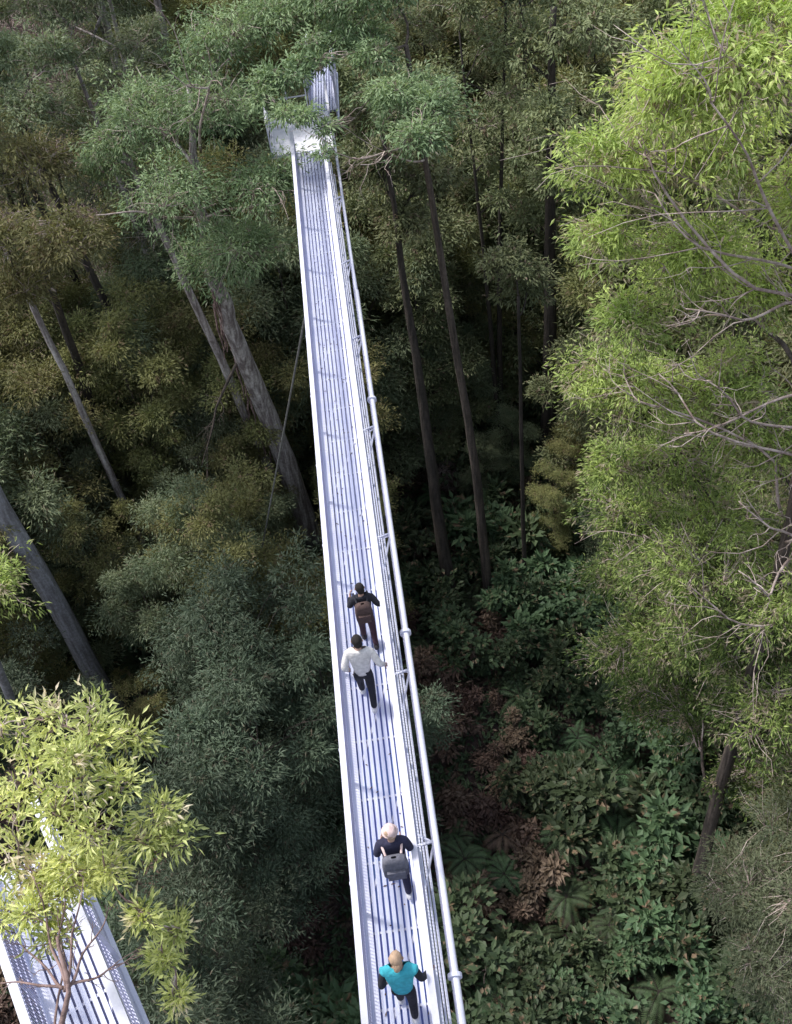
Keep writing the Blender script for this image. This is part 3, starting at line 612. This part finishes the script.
def grimy(name, a, b, dirt):
    m, nt, out = newmat(name)
    c = mixc(nt, ramp(nt, noise(nt, 1.3, detail=5), .35, .65), a, b)
    c = mixc(nt, ramp(nt, noise(nt, 5, detail=8, rough=.8), .60, .72), c, dirt)
    c = mixc(nt, ramp(nt, noise(nt, 30, detail=3, rough=.8), .66, .72), c, dirt)
    bs = N(nt, 'ShaderNodeBsdfPrincipled'); bs.inputs['Roughness'].default_value = .55; nt.links.new(c, bs.inputs['Base Color']); nt.links.new(bs.outputs[0], out.inputs[0]); return m
M['grate'] = grimy('grating_bar', (.70, .73, .88), (.58, .61, .80), (.46, .47, .56))
M['steel'] = grimy('galvanised_steel', (.72, .73, .84), (.58, .60, .76), (.40, .40, .46))
M['pale'] = grimy('landing_deck', (.85, .85, .92), (.76, .76, .86), (.55, .58, .55))
M['meshp'] = plain('mesh_steel', (.45, .46, .62), (.36, .37, .52), scale=2, rough=.5, metal=.3)
M['pipe'] = plain('pipe_steel', (.80, .80, .90), (.66, .66, .80), scale=2.2, rough=.4, metal=.15)
M['wire'] = plain('cable_steel', (.32, .32, .33), (.2, .2, .2), rough=.5, metal=.5)

def walkway(name, label, loc, rz, L, W_, bars, rail_h=1.1, mesh_step=.05, post=2.15, edge=.12, diag=True):
    """runs along local +Y from 0 to L, deck top at z=0"""
    t = empty(name, loc, rz, label, 'walkway'); hw = W_/2
    D = MB(); inner = W_-2*edge-.02; pitch = inner/bars
    for i in range(bars): D.box((-inner/2+pitch*(i+.5), L/2, -.012), (pitch*.66, L, .024), 0)
    D.build('deck_bar', M['grate'], t)['label'] = 'lengthwise steel strips of the deck'
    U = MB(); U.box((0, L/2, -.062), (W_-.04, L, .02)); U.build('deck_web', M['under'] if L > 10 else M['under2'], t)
    C_ = MB(); y = post*.5
    while y < L: C_.box((0, y, -.036), (W_-.06, .035, .02)); y += post/2
    C_.build('joist', M['rail'], t)
    if diag:
        q = MB(); y = .4; s_ = 1
        while y+post*.9 < L:
            q.bar((-s_*hw*.8, y, -.036), (s_*hw*.8, y+post*.9, -.036), .035, .016); y += post; s_ = s_
        q.build('brace', M['rail'], t)
    for sx in (-1, 1):
        e = MB(); e.box((sx*(hw-edge/2), L/2, .006), (edge, L, .05)); e.box((sx*(hw+.004), L/2, .03), (.008, L, .20)); e.build('edge_plate', M['steel'], t)
        r = MB(); r.box((sx*hw, L/2, rail_h), (.092, L, .045)); r.box((sx*(hw+.04), L/2, rail_h-.035), (.012, L, .07)); r.build('handrail', M['rail'], t)
        mp = MB(); n_ = int(L/mesh_step)
        for i in range(n_): mp.box((sx*hw, (i+.5)*mesh_step, rail_h/2+.05), (.008, .014, rail_h-.16))
        for z in (.30, .55, .80): mp.box((sx*(hw+.009), L/2, z), (.010, L, .014))
        mp.build('side_mesh', M['meshp'], t)
        y = .3
        while y < L: p = MB(); p.box((sx*(hw+.035), y, rail_h/2-.07), (.05, .05, rail_h+.06)); p.build('post', M['steel'], t); y += post
        b_ = MB(); b_.tube([(sx*hw, 0, -.35), (sx*hw, L, -.35)], .05, 8); y = .3; k_ = 0
        while y+post < L:
            b_.bar((sx*hw, y, -.08), (sx*hw, y+post/2, -.33), .03); b_.bar((sx*hw, y+post/2, -.33), (sx*hw, y+post, -.08), .03); y += post
        b_.build('bottom_chord', M['steel'], t)
    return t
W1L = 28.3; Y0 = 2.0
w1 = walkway('walkway', 'long steel canopy walkway running away through the treetops', (-.91, Y0, 24.9), 0, W1L, .90, 7)
# outrigger pipe with couplings and brackets (part of the walkway)
pz = .62; pxl = .76; PE = 19.6
pp = MB(); pp.tube([(pxl, y, pz) for y in np.linspace(0, PE, 12)], .060, 14); pp.tube([(pxl-.01, y, pz-.01) for y in np.linspace(PE-.3, W1L-.3, 8)], [.060, .044, .044, .042, .04, .04, .04, .04], 10); pipe = pp.build('pipe', M['pipe'], w1, smooth=True)
for y in (5.30, 11.13, 17.47):
    c_ = MB(); yy = y-Y0; c_.tube([(pxl, yy-.03, pz), (pxl, yy+.03, pz)], .098, 16); c_.build('coupling', M['steel'], pipe, smooth=False)
for y in (4.0, 7.25, 10.35, 13.5, 16.6, 19.8, 23.0, 26.2):
    yy = y-Y0; b_ = MB()
    b_.bar((.49, yy, .55), (pxl-.05, yy, pz), .035); b_.bar((.49, yy-.45, .02), (pxl-.03, yy, pz-.05), .03); b_.bar((.49, yy+.45, .02), (pxl-.03, yy, pz-.05), .03)
    b_.build('bracket', M['steel'], w1)
for xx, zz, rr in ((.53, .78, .014), (.56, .30, .018), (.60, -.08, .022)):
    c_ = MB(); c_.tube([(xx, 0, zz), (xx, W1L-1.5, zz)], rr, 6); c_.build('hanger_cable', M['steel'], w1)

# landing at the far end on a braced tower
t = empty('landing_platform', (-1.15, 31.6, 24.9), 0, 'square pale landing platform on a tower where the long walkway ends', 'platform')
D = MB(); D.box((0, 0, -.06), (1.9, 2.5, .10)); D.build('deck', M['pale'], t)
r = MB()
for (a, b2) in (((-.95, -1.25), (-.95, 1.25)), ((.95, -1.25), (.95, 1.25)), ((-.95, 1.25), (.3, 1.25))):
    for z, w_ in ((1.1, .07), (.6, .02), (.15, .03)): r.bar((a[0], a[1], z), (b2[0], b2[1], z), w_, .04)
    for q in np.linspace(0, 1, 3): r.box((a[0]+(b2[0]-a[0])*q, a[1]+(b2[1]-a[1])*q, .52), (.04, .04, 1.1))
r.build('railing', M['rail'], t)
for sx in (-.35, .35):
    for sy in (-.35, .35):
        l = MB(); l.tube([(sx+.2, sy, -.12), (sx+.2, sy, -25.2)], .08, 10); l.build('leg', M['wire'], t)
k_ = MB()
for z in range(-24, -2, 2):
    for (a, b2) in (((-.35, -.35), (.35, -.35)), ((.35, -.35), (.35, .35)), ((.35, .35), (-.35, .35)), ((-.35, .35), (-.35, -.35))):
        k_.bar((a[0]+.2, a[1], z), (b2[0]+.2, b2[1], z+2), .04); k_.bar((a[0]+.2, a[1], z), (b2[0]+.2, b2[1], z), .04)
k_.build('bracing', M['wire'], t)
w2 = walkway('walkway', 'far walkway section beyond the landing half hidden by leaves', (-.35, 32.88, 24.9), R(-3), 3.5, .8, 6, diag=False)
# nearer walkway, bottom left corner
ang = math.atan2(.64, 1.15)
w3 = walkway('walkway', 'second steel walkway crossing the bottom left corner beneath a leafy tree', (-2.36, .75, 28.25), R(25.5), 6.3, .85, 7, mesh_step=.05)
# stay cables
def stay(a, b2, label):
    s_ = MB(); a = np.array(a); b2 = np.array(b2); s_.tube([(0, 0, 0), tuple(a-b2)], .03, 6); o = s_.build('stay_cable', M['wire']); o.location = tuple(b2)
    return tag(o, label, 'cable')
stay((-1.42, 22.5, 24.8), (-8.2, 33.0, float(gh(-8.2, 33))), 'thin steel stay cable slanting down left from the long walkway')
stay((-5.2, 6.2, 28.2), (-15.5, 21, float(gh(-15.5, 21))), 'thin pale stay cable slanting down near the left edge')

# ------------------------------------------------------------------ people
M['skin'] = plain('skin', (.52, .33, .26), (.45, .27, .21), rough=.55)
def cloth(n, c): return plain(n, c, tuple(x*.7 for x in c), scale=14, rough=.9, bump=.4)
M['black'] = cloth('cloth_black', (.02, .02, .03)); M['cream'] = cloth('cloth_cream', (.78, .75, .74)); M['navy'] = cloth('cloth_navy', (.03, .03, .07))
M['teal'] = cloth('cloth_turquoise', (.06, .50, .62)); M['maroon'] = cloth('cloth_maroon', (.07, .03, .04)); M['brown'] = cloth('cloth_brown', (.09, .055, .05))
M['grey'] = cloth('cloth_grey', (.16, .16, .20)); M['pink'] = cloth('cloth_pale_pink', (.82, .62, .60)); M['shoe'] = cloth('shoe_white', (.75, .75, .8)); M['shoed'] = cloth('shoe_dark', (.04, .035, .04))
M['hairb'] = cloth('hair_dark', (.018, .013, .012)); M['hairl'] = cloth('hair_fair', (.55, .38, .26)); M['eye'] = plain('eye', (.02, .015, .01))
def skin_mesh(verts, edges, radii, root, level=2):
    me = bpy.data.meshes.new('tmp'); me.from_pydata(verts, edges, []); o = bpy.data.objects.new('tmp', me); COL.objects.link(o)
    sk = o.modifiers.new('s', 'SKIN'); sk.use_smooth_shade = True
    for i, r_ in enumerate(radii):
        sv = me.skin_vertices[0].data[i]; sv.radius = (r_, r_) if not isinstance(r_, tuple) else r_; sv.use_root = (i == root)
    ss = o.modifiers.new('d', 'SUBSURF'); ss.levels = level; ss.render_levels = level
    dg = bpy.context.evaluated_depsgraph_get(); ev = o.evaluated_get(dg); m2 = bpy.data.meshes.new_from_object(ev)
    bpy.data.objects.remove(o); return m2
def person(loc, rz, label, H=1.72, stride=.28, arms=None, top='black', bottom='black', shoes='shoed', hair='hairb', hairlen=0, sleeves=None, cap=None, lean=.06, headtilt=(0, 0), bob=1.0):
    root = empty('person', loc, rz, label, 'person'); s = H/1.72*.97
    hipz = .90; sh = 1.42
    sw = .19*bob
    J = {}
    J['pelvis'] = (0, 0, hipz+.03); J['waist'] = (0, lean*.4, 1.10); J['chest'] = (0, lean*.9, 1.30); J['neck'] = (0, lean*1.2, 1.47)
    J['jaw'] = (headtilt[0]*.3, lean*1.4+.015, 1.56); J['head'] = (headtilt[0]*.7, lean*1.5+.02+headtilt[1]*.7, 1.635); J['crown'] = (headtilt[0], lean*1.5+.01+headtilt[1], 1.70)
    for sd_, k in ((-1, 'l'), (1, 'r')):
        fy = stride*(1 if sd_ < 0 else -1)*.5; lift = .05 if fy < 0 else 0
        J['hip'+k] = (sd_*.09, 0, hipz-.04); J['knee'+k] = (sd_*.10, fy*.5+.05, .49+lift*.3); J['ank'+k] = (sd_*.10, fy, .09+lift)
        J['toe'+k] = (sd_*.115, fy+.13, .035+lift*.4)
        J['sho'+k] = (sd_*sw, lean*.95, sh-.02)
        e_, w_ = (arms or {}).get(k, ((sd_*.27, -fy*.5-.02, 1.15), (sd_*.29, -fy*1.0+.06, .90)))
        J['elb'+k] = e_; J['wri'+k] = w_
        wv = np.array(w_); hv = wv-np.array(e_); hv /= np.linalg.norm(hv); J['palm'+k] = tuple(wv+hv*.075)
    S = lambda p: tuple(np.array(p)*s)
    def chain(names, rad, edges, level=2, rootn=0):
        me = skin_mesh([S(J[n_]) for n_ in names], [(names.index(a_), names.index(b_)) for a_, b_ in edges], [tuple(np.array(r_)*s) if isinstance(r_, tuple) else r_*s for r_ in rad], rootn, level)
        return me
    names = ['pelvis', 'waist', 'chest', 'neck', 'jaw', 'head', 'crown']; rad = [(.13, .10), (.115, .085), (.135, .095), .05, .062, .088, .055]
    edges = [('pelvis', 'waist'), ('waist', 'chest'), ('chest', 'neck'), ('neck', 'jaw'), ('jaw', 'head'), ('head', 'crown')]
    for k in 'lr':
        names += ['hip'+k, 'knee'+k, 'ank'+k, 'toe'+k, 'sho'+k, 'elb'+k, 'wri'+k, 'palm'+k]; rad += [.082, .055, .036, .03, .055, .038, .026, (.038, .016)]
        edges += [('pelvis', 'hip'+k), ('hip'+k, 'knee'+k), ('knee'+k, 'ank'+k), ('ank'+k, 'toe'+k), ('chest', 'sho'+k), ('sho'+k, 'elb'+k), ('elb'+k, 'wri'+k), ('wri'+k, 'palm'+k)]
    me = chain(names, rad, edges)
    # fingers, nose, ears, eyes appended to the same mesh through a bmesh
    F = MB()
    for sd_, k in ((-1, 'l'), (1, 'r')):
        wv = np.array(S(J['wri'+k])); pv = np.array(S(J['palm'+k])); hv = pv-wv; hv /= np.linalg.norm(hv)
        sv = np.cross(hv, (sd_*1., 0, 0)); sv = sv/(np.linalg.norm(sv)+1e-6) if np.linalg.norm(sv) > .1 else np.array([0, 1., 0]); nv = np.cross(hv, sv)*-sd_
        for q, (o_, l_) in enumerate(((.028, .065), (.010, .078), (-.009, .072), (-.027, .055))):
            b0 = pv+sv*o_*s-hv*.01; b1 = b0+hv*l_*.5*s+nv*.008; b2_ = b0+hv*l_*.95*s+nv*.028
            F.tube([b0, b1, b2_], [.0095*s, .0085*s, .006*s], 6)
        b0 = wv+hv*.03+sv*.03*s; F.tube([b0, b0+hv*.03+sv*.03, b0+hv*.065+sv*.035], [.012*s, .011*s, .007*s], 6)
    hd = np.array(S(J['head']))
    F.tube([hd+(0, .075*s, .02*s), hd+(0, .108*s, -.015*s), hd+(0, .085*s, -.03*s)], [.008, .016, .010], 6)
    for sd_ in (-1, 1): F.sphere(hd+np.array((sd_*.092, .0, -.005))*s, (.012*s, .022*s, .032*s), 8, 6)
    F.tube([hd+np.array((-.026, .078, -.06))*s, hd+np.array((0, .088, -.062))*s, hd+np.array((.026, .078, -.06))*s], [.005, .009, .005], 6)
    import bmesh
    bm = bmesh.new(); bm.from_mesh(me); fm = F.mesh('f', True); bm.from_mesh(fm); bm.to_mesh(me); bm.free(); bpy.data.meshes.remove(fm)
    for p_ in me.polygons: p_.use_smooth = True
    me.materials.clear(); me.materials.append(M['skin']); me.name = 'body'
    body = bpy.data.objects.new('body', me); COL.objects.link(body); body.parent = root
    def garment(name, me, m):
        for p_ in me.polygons: p_.use_smooth = True
        me.materials.clear(); me.materials.append(M[m]); me.name = name
        o = bpy.data.objects.new(name, me); COL.objects.link(o); o.parent = root; return o
    E = MB()
    for sd_ in (-1, 1): E.sphere(hd+np.array((sd_*.032, .078, .008))*s, .013*s, 8, 6)
    E.build('eyes', M['eye'], root, smooth=True)
    # jacket torso
    J['hem'] = (0, -.005, hipz-.02); J['hemlow'] = (0, 0, hipz-.10)
    if sleeves == top or sleeves is None:
        nm = ['waist', 'hem', 'chest', 'neck']; rd = [(.15, .115), (.17, .13), (.165, .125), .062]; ed = [('waist', 'hem'), ('waist', 'chest'), ('chest', 'neck')]
        for k in 'lr':
            nm += ['sho'+k, 'elb'+k, 'wri'+k]; rd += [.080, .062, .046]; ed += [('chest', 'sho'+k), ('sho'+k, 'elb'+k), ('elb'+k, 'wri'+k)]
        garment('jacket', chain(nm, rd, ed), top)
    else:
        nm = ['waist', 'hem', 'chest', 'neck']; rd = [(.165, .12), (.16, .12), (.19, .13), .066]; ed = [('waist', 'hem'), ('waist', 'chest'), ('chest', 'neck')]
        for k in 'lr':
            J['cap'+k] = tuple(np.array(J['sho'+k])*.8+np.array(J['elb'+k])*.2); nm += ['sho'+k, 'cap'+k]; rd += [.092, .086]; ed += [('chest', 'sho'+k), ('sho'+k, 'cap'+k)]
        garment('vest', chain(nm, rd, ed), top)
        for k in 'lr':
            nm = ['chest', 'sho'+k, 'elb'+k, 'wri'+k]; garment('sleeve', chain(nm, [.07, .068, .052, .042], [(nm[0], nm[1]), (nm[1], nm[2]), (nm[2], nm[3])]), sleeves)
    nm = ['pelvis', 'waist2']; J['waist2'] = (0, 0, 1.04); rd = [(.145, .115), (.125, .10)]; ed = [('pelvis', 'waist2')]
    for k in 'lr':
        nm += ['hip'+k, 'knee'+k, 'ank'+k]; rd += [.098, .074, .056]; ed += [('pelvis', 'hip'+k), ('hip'+k, 'knee'+k), ('knee'+k, 'ank'+k)]
    garment('trousers', chain(nm, rd, ed), bottom)
    for k in 'lr':
        a_ = np.array(S(J['ank'+k])); q = np.array(S(J['toe'+k])); sh_ = MB()
        sh_.tube([a_+(0, -.075, -.045), a_+(0, -.03, -.03), a_*.5+q*.5+(0, 0, .0), q+(0, .0, .005), q+(0, .05, -.002)], [.03, .05, .048, .042, .022], 10)
        o = sh_.build('shoe', M[shoes], root, smooth=True)
    # hair / cap : a shell over the back and top of the skull
    hh = MB(); hh.sphere(hd+np.array((0, -.016, .028))*s, (.088*s, .108*s, .108*s), 16, 12); hh.sphere(hd+np.array((.01, -.05, -.02))*s, (.078*s, .07*s, .09*s), 12, 8); hh.sphere(hd+np.array((-.03, -.03, .06))*s, (.06*s, .08*s, .07*s), 12, 8)
    if hairlen: hh.tube([hd+np.array((0, -.09, .03))*s, hd+np.array((.01, -.13, -.05))*s, hd+np.array((0, -.13, -.05-hairlen))*s], [.05, .045, .015], 8)
    h_ = hh.build('hair', M[hair], root, smooth=True)
    if cap:
        cp = MB(); cp.sphere(hd+np.array((0, -.005, .045))*s, (.102*s, .116*s, .10*s), 16, 10); cp.tube([hd+np.array((0, 0, .02))*s, hd+np.array((0, 0, .035))*s], [.128*s, .115*s], 18); cp.build('hat', M[cap], root, smooth=True)
    return root
def backpack(loc, rz, m, label, sz=(.30, .17, .42), strap='black'):
    t = empty('backpack', loc, rz, label, 'backpack'); q = MB()
    w_, d_, h_ = sz
    q.sphere((0, 0, 0), 1, 4, 4) if False else None
    n = 20; rings = []; a = np.arange(n)*2*math.pi/n
    zz = np.array([0, .03, .10, .5, .85, .96, 1.0]); sc = np.array([.4, .86, 1, 1.02, .92, .7, .2])
    v = []
    for z_, s_ in zip(zz, sc):
        cx_ = np.sign(np.cos(a))*np.abs(np.cos(a))**.5*w_/2*s_; cy_ = np.sign(np.sin(a))*np.abs(np.sin(a))**.5*d_/2*s_
        v.append(np.stack([cx_, cy_, np.full(n, z_*h_-h_/2)], 1))
    i = np.arange(len(zz)-1)[:, None]*n; j = np.arange(n)[None]; j2 = (j+1) % n
    q.add(np.concatenate(v), np.stack([i+j, i+j2, i+n+j2, i+n+j], -1)); q.build('bag', M[m], t, smooth=True)
    pk = MB(); pk.box((0, -d_/2-.02, -h_*.18), (w_*.7, .05, h_*.42)); pk.build('pocket', M[m], t)
    for sx in (-1, 1):
        st = MB(); st.tube([(sx*w_*.3, d_/2-.02, h_*.42), (sx*w_*.38, d_/2+.10, h_*.50), (sx*w_*.40, d_/2+.26, h_*.25), (sx*w_*.42, d_/2+.22, -h_*.1), (sx*w_*.4, d_/2-.01, -h_*.4)], .018, 6); st.build('strap', M[strap], t)
    return t
DZ = 24.902
person((-.80, 11.50, DZ), R(4), 'walker in black jacket and dark trousers furthest along, hand on the rail', H=1.55, stride=.36, top='black', bottom='maroon', hair='hairb', bob=1.0,
       arms={'l': ((-.27, .04, 1.20), (-.22, .20, 1.34)), 'r': ((.29, -.04, 1.22), (.38, .10, 1.04))})
backpack((-.80, 11.36, DZ+1.08), R(4), 'brown', 'small brown backpack worn by the furthest walker in black')
person((-.94, 10.25, DZ), R(-3), 'walker in cream jacket, black trousers and white shoes with dark hair', H=1.74, stride=.45, top='cream', bottom='black', shoes='shoe', bob=1.05,
       arms={'l': ((-.28, -.08, 1.17), (-.25, .05, .95)), 'r': ((.31, -.06, 1.18), (.38, .06, .98))})
person((-.75, 6.92, DZ), R(2), 'walker in pale pink hat and dark clothes carrying a grey backpack', H=1.68, stride=.38, top='navy', bottom='navy', shoes='shoe', cap='pink', hair='hairl', bob=1.05,
       arms={'l': ((-.26, .02, 1.16), (-.18, .24, 1.10)), 'r': ((.26, .02, 1.16), (.16, .24, 1.10))})
backpack((-.75, 6.74, DZ+1.10), R(2), 'grey', 'grey backpack on the back of the walker in the pink hat', sz=(.37, .16, .50), strap='pink')
person((-.85, 5.16, DZ), R(-5), 'walker with fair head and turquoise vest over black sleeves, nearest the bottom', H=1.70, stride=.30, top='teal', bottom='black', sleeves='black', shoes='shoe', hair='hairl', hairlen=.08, bob=1.08,
       arms={'l': ((-.27, -.06, 1.16), (-.24, .06, .95)), 'r': ((.29, .0, 1.18), (.38, .16, 1.03))}, headtilt=(-.02, .02))

# leaf litter caught on the deck
rng = rs(33); Lt = MB(); n = 170
p = np.stack([-.91+rng.uniform(-.4, .4, n), rng.uniform(3, 30, n), np.full(n, 24.912)], 1); d = rng.normal(size=(n, 3)); d[:, 2] = 0
Lt.leaves(p, d, rng.uniform(.03, .085, n), .022, rng, rng.uniform(0, 1, n), 1.0)
tag(Lt.build('fallen_leaves', M['dead']), 'dry brown leaves scattered on the walkway deck', 'leaves', kind='stuff')
